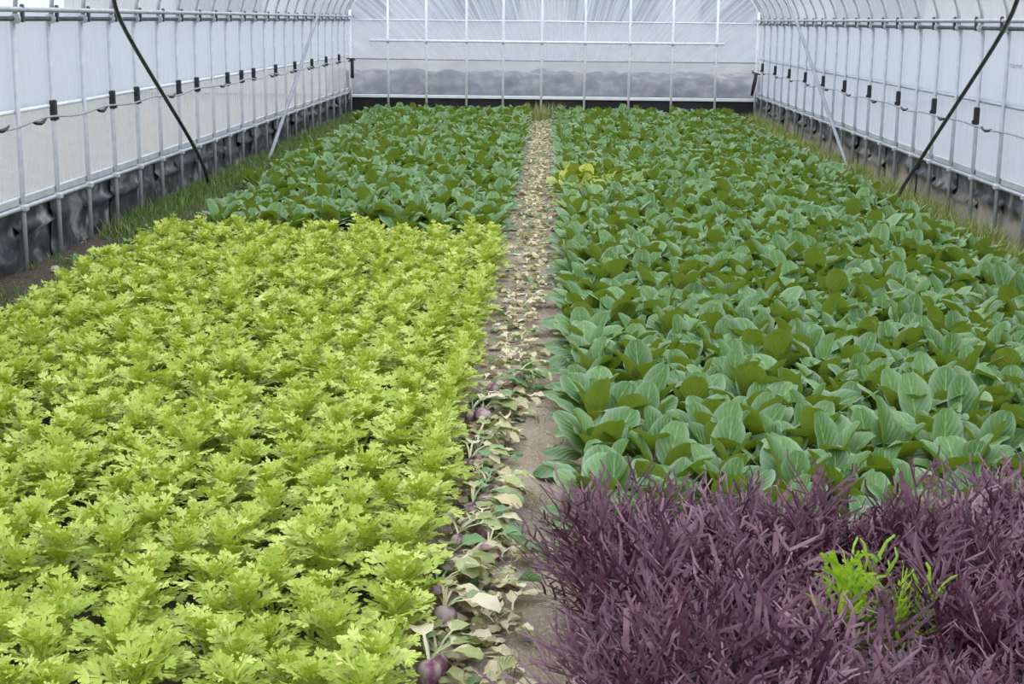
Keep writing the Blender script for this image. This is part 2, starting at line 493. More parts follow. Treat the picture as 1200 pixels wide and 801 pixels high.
# darker soil along the left wall
b = MB()
xs, ys = np.linspace(-3.52, -2.62, 18), np.linspace(4, YE, 200)
X, Y = np.meshgrid(xs, ys)
edge = np.clip((X + 3.45) / 0.83, 0, 1)
b.add(np.stack([X, Y, ground_z(X, Y) + 0.02 * (X < -3.3) + 0.05 * np.sin(edge * PI) * (1 + 0.3 * noise2(X, Y, 9, 8, 4, 16)) - 0.012 + 0.012 * noise2(X, Y, 8, 8, 10, 40)], -1).reshape(-1, 3), grid(17, 199))
link('soil_ridge', b.mesh('soil_ridge', MAT['soil_dark']), floor)

for xa, xb, ya, yb in ((-2.78, -0.36, 2.3, 10.95), (-2.95, -0.46, 10.95, 25.2), (0.17, 3.08, 2.3, 25.2)):  # soil under the beds, darkened to put the plants' shade into its colour
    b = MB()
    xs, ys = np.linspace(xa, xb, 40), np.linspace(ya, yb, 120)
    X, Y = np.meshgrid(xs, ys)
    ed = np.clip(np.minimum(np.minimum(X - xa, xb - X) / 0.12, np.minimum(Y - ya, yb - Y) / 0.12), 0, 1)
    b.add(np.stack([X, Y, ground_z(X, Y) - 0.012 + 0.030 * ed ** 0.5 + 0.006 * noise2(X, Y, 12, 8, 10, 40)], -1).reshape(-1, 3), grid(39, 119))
    link('shaded_bed_soil', b.mesh('shaded_bed_soil', MAT['soil_dark']), floor)

b = MB()
b.add([(-900, -900, -0.06), (900, -900, -0.06), (900, 900, -0.06), (-900, 900, -0.06)], [(0, 1, 2, 3)])
structure(link('exterior_ground', b.mesh('exterior_ground', MAT['outside'])), 'pale ground outside the tunnel, seen blurred through the film')

# ------------------------------------------------------------------ the setting: side walls
POST_Y = [9.48 + 0.6975 * i for i in range(-5, 24)]
CLIP_L = {1, 3, 4, 6, 7, 9, 10, 11, 13, 15, 17, 19, 21}


def arch(t, inset=0.0):
    """The roof curve: t 0 (left eave) .. 1 (right eave)."""
    a = PI * (1 - t)
    cx, hw = (XL + XR) / 2, (XR - XL) / 2 - inset
    return np.array([cx + hw * math.cos(a), Z_EAVE + 0.03 + (1.25 - inset) * math.sin(a)])


def skirt_panel_mesh(name, mat, L, side, seed):
    nz_, nu = 13, 8
    zz = np.linspace(-0.03, 0.415, nz_)
    yy = np.linspace(-L / 2, L / 2, nu + 1)
    Yg, Zg = np.meshgrid(yy, zz)
    r = np.random.default_rng(seed)
    ledge = 0.20 + r.uniform(0, 0.09)
    d = 0.045 * np.exp(-((Zg - ledge) / 0.016) ** 2) + 0.008 * noise2(Yg * 6, Zg * 8, seed, 6, 0.5, 2.5) + 0.018 * np.clip(ledge - Zg, 0, 1)
    b = MB()
    b.add(np.stack([side * d, Yg, Zg], -1).reshape(-1, 3), grid(nu, nz_ - 1))
    return b.mesh(name, mat)


def film_sheet(x, z0, z1, y0, y1, nu, nv, seed, amp=0.004):
    yy, zz = np.linspace(y0, y1, nu + 1), np.linspace(z0, z1, nv + 1)
    Yg, Zg = np.meshgrid(yy, zz)
    d = amp * noise2(Yg * 3, Zg, seed, 8, 1, 5)
    b = MB()
    b.add(np.stack([x + d, Yg, Zg], -1).reshape(-1, 3), grid(nu, nv))
    return b


def side_wall(side):
    left = side < 0
    x = XL if left else XR
    inn = -side                                    # towards the inside
    xf = x + side * 0.035                          # film hangs outside the posts
    name = 'wall_left' if left else 'wall_right'
    w = structure(link(name, film_sheet(xf, Z_HEM - 0.02, Z_EAVE + 0.06, Y0, YE, 140, 6, 21).mesh(name, MAT['film_side'])),
                  'milky plastic film side of the tunnel on grey pipes, ' + ('beige and dusty below its hem' if left else 'bluish white down to the rail'))
    link('lower_film', film_sheet(xf + side * 0.02, Z_RAIL, Z_HEM + 0.03, Y0, YE, 260, 5, 22, 0.008).mesh('lower_film', MAT['film_low_beige' if left else 'film_low_blue']), w)
    # hem of the upper film: a rolled edge on one side, a pipe on the other
    b = MB(); ys = np.linspace(Y0, YE, 60)
    b.tube(np.stack([np.full(60, xf + inn * 0.008), ys, Z_HEM - 0.01 + 0.006 * wave(ys, 31, 5, 0.4, 2)], -1), 0.014 if left else 0.013, 8)
    link('film_hem' if left else 'hem_pipe', b.mesh('hem', MAT['hem'] if left else MAT['steel']), w)
    # rail and film channel above the skirting
    b = MB(); b.tube([(x + side * 0.012, Y0, Z_RAIL), (x + side * 0.012, YE, Z_RAIL)], 0.016, 10)
    link('lower_rail', b.mesh('lower_rail', MAT['steel']), w)
    b = MB(); b.box((x + side * 0.03, (Y0 + YE) / 2, Z_RAIL + 0.045), (0.03, YE - Y0, 0.05), 0.004)
    link('film_channel', b.mesh('film_channel', MAT['steel_white'], False), w)
    b = MB(); b.tube([(x + inn * 0.01, Y0, Z_EAVE), (x + inn * 0.01, YE, Z_EAVE)], 0.0165, 10)
    link('eave_pipe', b.mesh('eave_pipe', MAT['steel_dark_shaded']), w)  # pipe lies in shadow; that shade is put into its dark colour
    b = MB(); b.tube([(x + inn * 0.045, Y0, Z_EAVE + 0.058), (x + inn * 0.045, YE, Z_EAVE + 0.058)], 0.0175, 10)
    link('upper_pipe', b.mesh('upper_pipe', MAT['steel']), w)
    # skirting panels, one for each bay
    pm = [skirt_panel_mesh('skirting_panel', MAT['skirt_left' if left else 'skirt_right'], 0.80, inn, 40 + k + (0 if left else 9)) for k in range(5)]
    for i, y in enumerate(POST_Y):
        p = link('skirting_panel', pm[i % 5], w, (x + side * (0.045 + 0.008 * (i % 2)), y + 0.349, 0), (0, RNG.uniform(-0.015, 0.015), RNG.uniform(-0.006, 0.006)))
    b = MB(); b.add([(x + side * 0.085, Y0, -0.05), (x + side * 0.085, YE, -0.05), (x + side * 0.085, YE, 0.43), (x + side * 0.085, Y0, 0.43)], [(0, 1, 2, 3)])  # added dark sheet, blocks outside light leaking between the panels
    link('skirting_light_block', b.mesh('skirting_light_block', MAT['skirt_end']), w)
    # posts with their clamps and clips
    b = MB(); b.tube([(0, 0, -0.05), (0, 0, 0.6), (0, 0, Z_EAVE + 0.02)], 0.0165, 10); post_me = b.mesh('post', MAT['steel_white' if left else 'steel'])
    b = MB(); b.box((0, 0, Z_RAIL), (0.058, 0.066, 0.05), 0.012); b.tube([(0, -0.045, Z_RAIL), (0, 0.045, Z_RAIL)], 0.012, 8); clamp_me = b.mesh('clamp', MAT['steel_white'], False)
    b = MB(); b.tube([(inn * 0.02, -0.016, Z_EAVE), (inn * 0.02, 0.016, Z_EAVE)], 0.032, 12); b.box((inn * 0.038, 0, Z_EAVE), (0.014, 0.02, 0.03), 0.003)
    cap_me = b.mesh('pipe_coupler', MAT['steel_white'], False)
    b = MB(); b.box((inn * 0.045, 0.06, Z_EAVE + 0.035), (0.022, 0.024, 0.115), 0.006); spring_me = b.mesh('joint_clip', MAT['steel_dark_shaded'], False)
    zc = Z_HEM - 0.04 if left else Z_CORD_R + 0.075
    b = MB(); b.box((inn * 0.004, 0, zc), (0.040, 0.041, 0.145), 0.008); b.box((inn * 0.03, 0, zc - 0.05), (0.012, 0.03, 0.03), 0.003); clip_me = b.mesh('clip', MAT['black'], False)
    for i, y in enumerate(POST_Y):
        k = i - 5
        p = link('post', post_me, w, (x, y, 0), (0, RNG.uniform(-0.004, 0.004), 0))
        link('clamp', clamp_me, p); link('pipe_coupler', cap_me, p); link('joint_clip', spring_me, p)
        if (k in CLIP_L or k < 0 and k % 2 == 0) if left else k % 2 == 0:
            link('clip', clip_me, p)
    return w


wall_l = side_wall(-1)
wall_r = side_wall(1)

# faint factory print on the film beside the nearest posts of the right wall
fc = bpy.data.curves.new('film_print', 'FONT')
fc.body = 'rame'
fc.size = 0.062
fc.extrude = 0.0004
fc.materials.append(MAT['print'])
link('film_print', fc, wall_r, (XR + 0.008, 11.54, 1.335), (PI / 2, 0, -PI / 2), (2.4, 1, 1))

# ------------------------------------------------------------------ the setting: roof
b = MB()
nt_, ny_ = 40, 60
V = []
for j in range(ny_ + 1):
    y = Y0 + (YE - Y0) * j / ny_
    for i in range(nt_ + 1):
        a = arch(i / nt_, -0.03)
        V.append((a[0], y, a[1] + 0.01))
b.add(V, grid(nt_, ny_))
ceil = structure(link('ceiling', b.mesh('ceiling', MAT['film_roof'])), 'arched film roof of the tunnel on bent pipes')
b = MB()
b.tube([(arch(t)[0], 0, arch(t)[1]) for t in np.linspace(0, 1, 41)], 0.0155, 8)
hoop_me = b.mesh('hoop', MAT['steel'])
for y in POST_Y:
    link('hoop', hoop_me, ceil, (0, y + 0.06, 0))

# ------------------------------------------------------------------ the setting: end wall
CX, CZ = 0.12, -0.85


def end_sheet(z0, z1, nu, nv, pleat, yoff):
    V, UV = [], []
    for j in range(nv + 1):
        for i in range(nu + 1):
            x = XL - 0.02 + (XR - XL + 0.04) * i / nu
            top = z1 if z1 < 1.6 else arch((i / nu) * 0.998 + 0.001)[1]
            if z1 >= 1.6:
                c, hw = (XL + XR) / 2, (XR - XL) / 2
                q = min(0.9999, abs((x - c) / hw))
                top = Z_EAVE + 0.05 + 1.25 * math.sqrt(1 - q * q)
            z = z0 + (top - z0) * j / nv
            th = math.atan2(x - CX, z - CZ)
            V.append((x, th, z)); UV.append((th, z))
    V, UV = np.array(V), np.array(UV)
    th = V[:, 1].copy()
    V[:, 1] = YE + yoff + (pleat * wave(th, 71, 14, 40, 150) if pleat else 0.006 * noise2(V[:, 0], V[:, 2], 73, 10, 2, 9))
    b = MB()
    b.add(V, grid(nu, nv), UV)
    return b


wb = structure(link('wall_back', end_sheet(0.98, 3.0, 420, 22, 0.010, 0.03).mesh('wall_back', MAT['film_end'])), 'end wall of creased clear film on pale pipes')
link('lower_film', end_sheet(0.36, 0.985, 120, 14, 0, 0.04).mesh('lower_film', MAT['film_end_low']), wb)
b = MB()
xs, zs = np.linspace(XL, XR, 60), np.linspace(-0.03, 0.40, 8)
Xg, Zg = np.meshgrid(xs, zs)
b.add(np.stack([Xg, YE + 0.02 + 0.012 * noise2(Xg, Zg, 77, 8, 2, 12), Zg], -1).reshape(-1, 3), grid(59, 7))
link('skirting_sheet', b.mesh('skirting_sheet', MAT['skirt_end']), wb)
for n_, z, r_, x0, x1, yo, m_ in [('crossbar', 1.63, 0.014, XL, XR, 0.0, 'steel_pale'), ('crossbar', 1.29, 0.021, -3.07, 2.90, -0.045, 'steel_pale'),
                                 ('crossbar', 0.985, 0.012, XL, XR, 0.0, 'steel')]:
    b = MB(); b.tube([(x0, YE + yo, z), ((x0 + x1) / 2, YE + yo, z), (x1, YE + yo, z)], r_, 8)
    link(n_, b.mesh(n_, MAT[m_]), wb)
b = MB(); b.box(((XL + XR) / 2, YE - 0.005, 0.365), (XR - XL, 0.04, 0.055), 0.006)
link('bottom_rail', b.mesh('bottom_rail', MAT['steel_pale'], False), wb)
b = MB(); b.tube([(0, 0, -0.05), (0, 0, 1.2), (0, 0, 2.95)], 0.021, 8); endpost_me = b.mesh('post', MAT['steel_pale'])
b = MB(); b.box((0, -0.02, 1.285), (0.055, 0.05, 0.06), 0.01); endclamp_me = b.mesh('clamp', MAT['steel'], False)
for x in (-3.40, -2.76, -2.11, -1.43, -0.81, -0.16, 0.57, 1.32, 2.04, 2.78, 3.46):
    top = Z_EAVE + 0.03 + 1.25 * math.sqrt(max(0, 1 - ((x - 0.035) / 3.455) ** 2))
    p = link('post', endpost_me, wb, (x, YE - 0.015, 0), None, (1, 1, top / 2.95))
    if abs(x) < 3.2:
        link('clamp', endclamp_me, p, None, None, (1, 1, 2.95 / top))

# ------------------------------------------------------------------ outside, seen blurred through the end film
b = MB()
xs, ys = np.linspace(-3.9, 4.0, 100), np.linspace(25.75, 28.2, 22)
Xg, Yg = np.meshgrid(xs, ys)
prof = np.clip((Yg - 25.75) / 0.5, 0, 1) ** 0.6 * np.clip((28.2 - Yg) / 0.9, 0, 1) ** 0.5
hgt = 0.78 + 0.02 * noise2(Xg, Yg, 81, 8, 0.6, 2.5)
b.add(np.stack([Xg, Yg, -0.06 + prof * (hgt + 0.045 * noise2(Xg, Yg, 82, 14, 4, 16))], -1).reshape(-1, 3), grid(99, 21))
bank = tag(link('rubble_bank', b.mesh('rubble_bank', MAT['bank'])), 'low grey bank of earth and rubble outside, behind the end film', 'bank')
hb = thing('outbuilding', 'pale low building outside, seen blurred high through the end film', 'building', (0, 34, 0))
b = MB(); b.box((0, 0, 1.2), (22, 0.3, 2.5)); link('wall', b.mesh('wall', MAT['render'], False), hb)
b = MB(); b.box((0, -0.05, 2.5), (22.4, 0.6, 0.22)); link('roof', b.mesh('roof', MAT['render_dark'], False), hb)
b = MB(); b.box((0, -0.17, 1.92), (1.9, 0.08, 0.52)); sh = b.mesh('shutter', MAT['render_dark'], False)
for x in (-7.5, -4.6, -1.7, 1.4, 4.3, 7.3):
    link('shutter', sh, hb, (x, 0, 0))

# ------------------------------------------------------------------ braces, cords, straps
def brace(pts, r, mat, label):
    b = MB()
    P = np.array(pts, float)
    # smooth curve through the points
    ts = np.linspace(0, len(P) - 1, 24)
    Q = np.array([[np.interp(t, range(len(P)), P[:, k]) for k in range(3)] for t in ts])
    for _ in range(6):
        Q[1:-1] = (Q[:-2] + 2 * Q[1:-1] + Q[2:]) / 4
    b.tube(Q, r, 10)
    tag(link('brace_pole', b.mesh('brace_pole', mat)), label, 'brace')


brace([(-3.24, 14.0, 0.0), (-3.2, 13.7, 0.31), (-3.2, 12.2, 1.05), (-3.2, 11.4, 1.45), (-3.19, 10.75, 1.80), (-2.9, 10.3, 2.2)], 0.0165, MAT['brace_black'], 'black pole slanting up the beige side film, its foot by the dark green bed')
brace([(-3.24, 16.85, 0.0), (-3.2, 17.2, 0.22), (-3.2, 21.04, 1.89), (-3.1, 21.7, 2.2)], 0.021, MAT['brace_grey'], 'thin grey pole slanting across the far posts above the dark grass')
brace([(3.32, 14.15, 0.0), (3.3, 13.9, 0.15), (3.3, 12.2, 1.03), (3.3, 10.68, 1.82), (3.05, 10.1, 2.15)], 0.0165, MAT['brace_black'], 'black pole slanting up the bluish side film above the yellowish grass')
brace([(3.33, 16.3, 0.0), (3.3, 16.6, 0.14), (3.3, 21.17, 1.96), (3.2, 21.8, 2.25)], 0.021, MAT['brace_grey'], 'thin grey pole slanting across the far posts above the yellowish grass')


def cord(side, z, label):
    x = (XL if side < 0 else XR) - side * 0.03
    ys = np.linspace(5.5, YE - 0.1, 180)
    b = MB()
    sag = 0.012 * np.sin((ys - 9.48) / 0.6975 * PI) + 0.010 * wave(ys, 90 + side, 5, 1, 5)
    b.tube(np.stack([np.full(180, x), ys, z + sag], -1), 0.0075, 6)
    t = thing('cord', label, 'cord', (0, 0, 0))
    link('strand', b.mesh('strand', MAT['cord']), t)
    b = MB(); b.tube([(0, -0.12, 0.0), (0, -0.05, -0.014), (0, 0.04, -0.02), (0, 0.10, -0.012), (0, 0.16, 0.004)], [0.006, 0.011, 0.014, 0.011, 0.005], 7)
    hm = b.mesh('hook', MAT['black'])
    for i, y in enumerate(POST_Y):
        k = i - 5
        if (side < 0 and k not in CLIP_L) or (side > 0 and k % 2 == 1):
            link('hook', hm, t, (x, y + 0.30, z))


cord(-1, Z_CORD_L, 'thin grey cord with black hooks strung along the beige dusty side film')
cord(1, Z_CORD_R, 'thin grey cord with black hooks strung along the bluish side film')
b = MB(); b.tube([(3.43, 25.15, 0.83), (3.41, 25.15, 0.66), (3.37, 25.15, 0.45)], [0.03, 0.034, 0.022], 8); b.tube([(3.36, 25.15, 0.84), (3.5, 25.15, 0.80)], 0.014, 6)
tag(link('black_strap', b.mesh('black_strap', MAT['black'])), 'black strap hanging slanted in the end corner over the yellowish grass', 'strap')
b = MB(); b.box((-3.355, 25.25, 0.82), (0.05, 0.06, 0.32), 0.01); b.tube([(-3.45, 25.2, 0.985), (-3.3, 25.2, 0.985)], 0.012, 6)
tag(link('black_strap', b.mesh('black_strap', MAT['black'])), 'short black strap hanging straight in the end corner over the dark grass', 'strap')

# ------------------------------------------------------------------ leaves
def bend(V2, L, e0, e1, curl=0.0, roll=0.0):
    """Lay a flat leaf (x across, y along, z proud) along an arc whose slope runs from e0 to e1."""
    V2 = np.asarray(V2, float)
    n = 60
    s = np.linspace(0, 1.15, n)
    e = e0 + (e1 - e0) * np.clip(s, 0, 1.15)
    ds = np.diff(s, prepend=0) * L
    Yc, Zc = np.cumsum(np.cos(e) * ds), np.cumsum(np.sin(e) * ds)
    t = V2[:, 1] / L
    ee = np.interp(t, s, e)
    P = np.stack([V2[:, 0], np.interp(t, s, Yc) - np.sin(ee) * V2[:, 2], np.interp(t, s, Zc) + np.cos(ee) * V2[:, 2]], -1)
    if roll:
        P[:, 0] += roll * t ** 2 * L
    return P


def oval_leaf(L, Wd, e0, e1, stem=0.36, cup=0.25, nu=4, nv=11, seed=0, ruffle=0.05, stem_w=0.008):
    s = np.concatenate([np.linspace(0, stem, 3)[:-1], stem + (1 - stem) * (1 - np.cos(np.linspace(0.12, 1, nv - 1) * PI)) / 2])
    s[2] = stem
    u = np.clip((s - stem) / (1 - stem), 0, 1)
    w = np.maximum(stem_w, Wd / 2 * (np.sin(PI * np.clip(u, 0, 1) ** 0.9)) ** 0.5 * (s > stem - 1e-6))
    w[-1] = Wd * 0.12
    tt = np.linspace(-1, 1, nu + 1)
    S, T = np.meshgrid(s, tt, indexing='ij')
    Wg = np.repeat(w[:, None], nu + 1, 1)
    bl = np.repeat(u[:, None], nu + 1, 1)
    z = cup * Wg * T ** 2 * np.where(bl > 0, 1.0, 0.4) + ruffle * Wg * T ** 2 * np.sin(S * 26 + T * 2 + seed)
    x = T * Wg * (1 - 0.12 * cup * np.abs(T))
    V = np.stack([x, S * L, z], -1).reshape(-1, 3)
    uv = np.stack([T * 0.5 + 0.5, S], -1).reshape(-1, 2)
    return bend(V, L, e0, e1, roll=0.12 * math.sin(seed * 2.3)), grid(nu, nv - 1 + 0), uv


def lobed_leaf(L, Wd, e0, e1, pairs=4, seed=0, lift=0.3):
    """A soft pinnate leaf whose lobes end in small rounded teeth."""
    r = random.Random(seed)
    V, F, UV = [], [], []
    n = 5
    for i in range(n + 1):
        s = i / n
        w = 0.0025 + 0.003 * math.sin(PI * s)
        V += [(-w, s * L * 0.9, 0), (w, s * L * 0.9, 0)]
        UV += [(0.45, s), (0.55, s)]
    F += [(2 * i, 2 * i + 1, 2 * i + 3, 2 * i + 2) for i in range(n)]

    def lobe(base, ang, ln, wd, up_):
        k0 = len(V)
        ca, sa = math.cos(ang), math.sin(ang)
        pts = [(0.0, 0.0), (0.50, 0.0), (0.22, -0.16)]
        for i, q in enumerate((-1.0, 0.0, 1.0)):
            rad = 1.0 if i == 1 else 0.86
            for dq in (-0.30, 0.02, 0.30):
                a = q * 0.80 + dq * 0.95
                k = rad * (1.0 if dq == 0.02 else 0.90)
                pts.append((0.26 + 0.74 * k * math.cos(a), k * math.sin(a) * 0.62))
            if i < 2:
                a = (q + 0.5) * 0.80
                pts.append((0.28 + 0.34 * math.cos(a), 0.46 * math.sin(a) * 0.62))
        pts.append((0.22, 0.16))
        ph = r.uniform(0, 6)
        for (a, c) in pts:
            lx, ly = a * ln, c * wd * 1.6
            h = a * a * ln * up_ + 0.16 * wd * math.sin(c * 7 + ph) * a
            V.append((base[0] + lx * ca - ly * sa, base[1] + lx * sa + ly * ca, h))
            UV.append((0.7, 0.5))
        m = len(pts)
        F.extend([(k0 + 1, k0 + i, k0 + i + 1) for i in range(2, m - 1)])
        F.append((k0, k0 + 2, k0 + 1)); F.append((k0, k0 + 1, k0 + m - 1))

    for p in range(pairs):
        q = p / max(1, pairs - 1)
        s = 0.30 + 0.50 * q
        ln = Wd / 2 * (0.70 + 0.42 * math.sin(PI * (0.15 + 0.6 * q)))
        for sd in (-1, 1):
            ang = PI / 2 - sd * (1.15 - 0.38 * q + r.uniform(-0.15, 0.15))
            lobe((sd * 0.002, s * L + r.uniform(-0.004, 0.004)), ang, ln, ln * 0.48, r.uniform(-0.25, 0.6) * lift * 2)
    lobe((0, 0.80 * L), PI / 2, L * 0.24, L * 0.14, r.uniform(-0.4, 0.4))
    return bend(np.array(V), L, e0, e1, roll=r.uniform(-0.1, 0.1)), F, np.array(UV)


def feather_leaf(L, e0, e1, seed, pairs=7, w=0.0055, spread=0.12, first=0.28):
    """A long narrow leaf cut into slim, forked side lobes."""
    r = random.Random(seed)
    V, F, UV = [], [], []

    def strip(p0, ang, ln, w0, w1, seg, zl, bendk):
        k0 = len(V)
        x, y, z, a = p0[0], p0[1], p0[2], ang
        pts = []
        for i in range(seg + 1):
            q = i / seg
            ww = w0 + (w1 - w0) * q
            if 0 < i < seg:
                ww *= 1.25
            nx, ny = -math.sin(a), math.cos(a)
            V.append((x - nx * ww, y - ny * ww, z)); V.append((x, y, z + ww * 0.18)); V.append((x + nx * ww, y + ny * ww, z))
            UV.extend([(0.6, 0.6)] * 3)
            pts.append((x, y, z, a))
            x += math.cos(a) * ln / seg; y += math.sin(a) * ln / seg; z += zl * ln / seg; a += bendk / seg
        for i in range(seg):
            o_ = k0 + 3 * i
            F.extend([(o_, o_ + 1, o_ + 4, o_ + 3), (o_ + 1, o_ + 2, o_ + 5, o_ + 4)])
        return pts

    strip((0, 0, 0), PI / 2, L, w * 0.5, w * 1.0, 9, 0, r.uniform(-0.3, 0.3))
    for p in range(pairs):
        s = first + (0.96 - first) * (p + r.uniform(0, 0.5)) / pairs
        for sd in (-1, 1):
            ln = spread * (0.6 + 0.7 * math.sin(PI * (0.15 + 0.75 * p / pairs))) * r.uniform(0.75, 1.2)
            ang = PI / 2 - sd * r.uniform(0.55, 0.95)
            pts = strip((0, s * L, 0), ang, ln, w * 0.55, w * 0.5, 3, r.uniform(-0.25, 0.55), sd * r.uniform(0.0, 0.5))
            for (x, y, z, a) in pts[1:4]:
                if r.random() < 0.8:
                    strip((x, y, z), a + r.choice((-1, 1)) * r.uniform(0.5, 0.9), ln * r.uniform(0.22, 0.40), w * 0.55, w * 0.35, 1, r.uniform(-0.2, 0.5), 0)
    return bend(np.array(V), L, e0, e1, roll=r.uniform(-0.15, 0.15)), F, np.array(UV)


def leaf_mesh(name, data, mat):
    b = MB()
    b.add(*data)
    return b.mesh(name, mat)


# ------------------------------------------------------------------ dark green leafy plants
def green_set(nu, nv):
    S = {'outer': [], 'mid': [], 'inner': []}
    for k in range(4):
        S['outer'].append(oval_leaf(0.235 + 0.02 * (k % 2), 0.120 + 0.006 * k, 1.20, -0.30 - 0.15 * k, 0.34, -0.34, nu, nv, k))
        S['mid'].append(oval_leaf(0.265 + 0.015 * (k % 3), 0.130 + 0.006 * k, 1.42, 0.02 + 0.16 * k, 0.36, (-0.25, 0.3, -0.1, 0.35)[k], nu, nv, k + 5))
        S['inner'].append(oval_leaf(0.245 + 0.02 * (k % 3), 0.110 + 0.006 * k, 1.50, 0.80 + 0.10 * k, 0.40, 0.38, nu, nv, k + 9))
    return S


GREEN_HI = {k: [leaf_mesh('leaf', d, MAT['green']) for d in v] for k, v in green_set(4, 12).items()}
GREEN_LO = green_set(3, 8)


def green_plan(r):
    """Azimuth, kind, variant, tilt and size of each leaf of one plant."""
    n_o, n_m, n_i = r.randint(3, 4), r.randint(4, 5), r.randint(2, 4)
    a0 = r.uniform(0, 6.28)
    plan = []
    for kind, n in (('outer', n_o), ('mid', n_m), ('inner', n_i)):
        for i in range(n):
            plan.append((a0 + 6.283 * i / n + r.uniform(-0.3, 0.3) + (0.6 if kind == 'mid' else 0), kind, r.randrange(4), r.uniform(-0.13, 0.13), r.uniform(0.84, 1.14), r.uniform(-0.25, 0.25)))
    return plan


def leaf_rot(az, tilt, twist):
    return (tilt, twist * 0.6, az)


def rot_matrix(e):
    cx, sx, cy, sy, cz, sz = math.cos(e[0]), math.sin(e[0]), math.cos(e[1]), math.sin(e[1]), math.cos(e[2]), math.sin(e[2])
    rx = np.array([[1, 0, 0], [0, cx, -sx], [0, sx, cx]]); ry = np.array([[cy, 0, sy], [0, 1, 0], [-sy, 0, cy]]); rz = np.array([[cz, -sz, 0], [sz, cz, 0], [0, 0, 1]])
    return rz @ ry @ rx


green_spots = []                                   # (distance, x, y, row, place in row, bed)
for bed, x0, sx, ylo, yhi, xlim in (('right', 0.20, 1, 4.34, 25.1, lambda y: 2.93 + 0.006 * (y - 9)), ('left', -0.46, -1, 11.15, 25.1, lambda y: 2.66 + 0.022 * (y - 11))):
    y, row = ylo, 1
    while y < yhi:
        k = 1
        x = x0
        while abs(x) < xlim(y):
            px, py = x + RNG.uniform(-0.05, 0.05) * (0.4 if k == 1 else 1), y + RNG.uniform(-0.055, 0.055)
            if bed == 'left' and row == 1 and 4 < k < 8:
                py += 0.25
            if in_view(px, py, 0.2, 420):
                green_spots.append((math.hypot(px, py) + (0 if in_view(px, py, 0.2, 40) else 100), px, py, row, k, bed))
            x += sx * 0.205
            k += 1
        y += 0.21
        row += 1
green_spots.sort()
GREEN_N = 300
for d, px, py, row, k, bed in green_spots[:GREEN_N]:
    r = random.Random(int(px * 1000) * 7919 + int(py * 1000))
    lab = f'dark green broad-leaved plant, {nth(k)} from the path in the {nth(row)} row behind the purple plants'
    t = thing('leafy_green', lab, 'leafy plant', (px, py, float(ground_z(np.array(px), np.array(py))) - 0.01), 0, 'dark green leafy plants behind the purple bed')
    sc = r.uniform(0.86, 1.08)
    for az, kind, var, tilt, s, tw in green_plan(r):
        link('leaf', GREEN_HI[kind][var], t, (0.012 * math.cos(az + 1.57), 0.012 * math.sin(az + 1.57), 0), leaf_rot(az, tilt, tw), s * sc)


def mass(name, spots, mat, label, cat, group=None):
    b = MB()
    for px, py, data, yel in spots:
        b.add(data[0], data[1], data[2], tint=RNG.random(), yellowing=yel)
    o = link(name, b.mesh(name, mat))
    tag(o, label, cat, group, 'stuff')
    return o


rest_r, rest_l = [], []
for d, px, py, row, k, bed in green_spots[GREEN_N:]:
    r = random.Random(int(px * 1000) * 7919 + int(py * 1000))
    sc = r.uniform(0.86, 1.08)
    yel = max(0.0, 1.1 - 0.6 * abs(px - 0.32) / 0.38 - 0.6 * abs(py - 14.2) / 0.9) if bed == 'right' else 0.0
    yel2 = max(0.0, 0.55 - abs(px - 0.30) / 0.4 - abs(py - 12.2) / 1.6) if bed == 'right' else 0.0
    for az, kind, var, tilt, s, tw in green_plan(r):
        V, F_, UV = GREEN_LO[kind][var]
        P = (V * s * sc) @ rot_matrix(leaf_rot(az, tilt, tw)).T + np.array([px, py, -0.01])
        y_ = (yel or yel2) * r.uniform(0.2, 1.3)
        (rest_r if bed == 'right' else rest_l).append((px, py, (P, F_, UV), min(1, y_)))
mass('leafy_green_rows', rest_r, MAT['green'], 'more distant rows of dark green broad-leaved plants in the bed behind the purple plants', 'leafy plants')
mass('leafy_green_rows', rest_l, MAT['green'], 'dark green broad-leaved plants filling the bed behind the yellow-green one', 'leafy plants')

# ------------------------------------------------------------------ yellow-green frilly plants
BR = {'low': [], 'mid': [], 'top': []}
for k in range(4):
    BR['low'].append(lobed_leaf(0.118 + 0.006 * k, 0.078, 1.00, -0.20 - 0.12 * k, 4, k))
    BR['mid'].append(lobed_leaf(0.112 + 0.006 * k, 0.072, 1.20, -0.15 + 0.12 * k, 4, k + 10))
    BR['top'].append(lobed_leaf(0.085 + 0.006 * k, 0.054, 1.38, 0.25 + 0.15 * k, 3, k + 20))
BR_ME = {k: [leaf_mesh('leaf', d, MAT['bright']) for d in v] for k, v in BR.items()}
b = MB(); b.tube([(0, 0, -0.02), (0.004, 0, 0.05), (0, 0.003, 0.13)], [0.007, 0.006, 0.004], 6)
BR_STEM = b.mesh('stem', MAT['bright'])


def bright_plan(r):
    plan, a0 = [], r.uniform(0, 6.28)
    for kind, n, z in (('low', 6, 0.055), ('mid', 7, 0.090), ('top', 8, 0.122)):
        for i in range(n):
            plan.append((a0 + 6.283 * i / n + r.uniform(-0.35, 0.35) + z * 20, kind, r.randrange(4), r.uniform(-0.2, 0.2), r.uniform(0.85, 1.15), r.uniform(-0.35, 0.35), z + r.uniform(-0.015, 0.02)))
    return plan


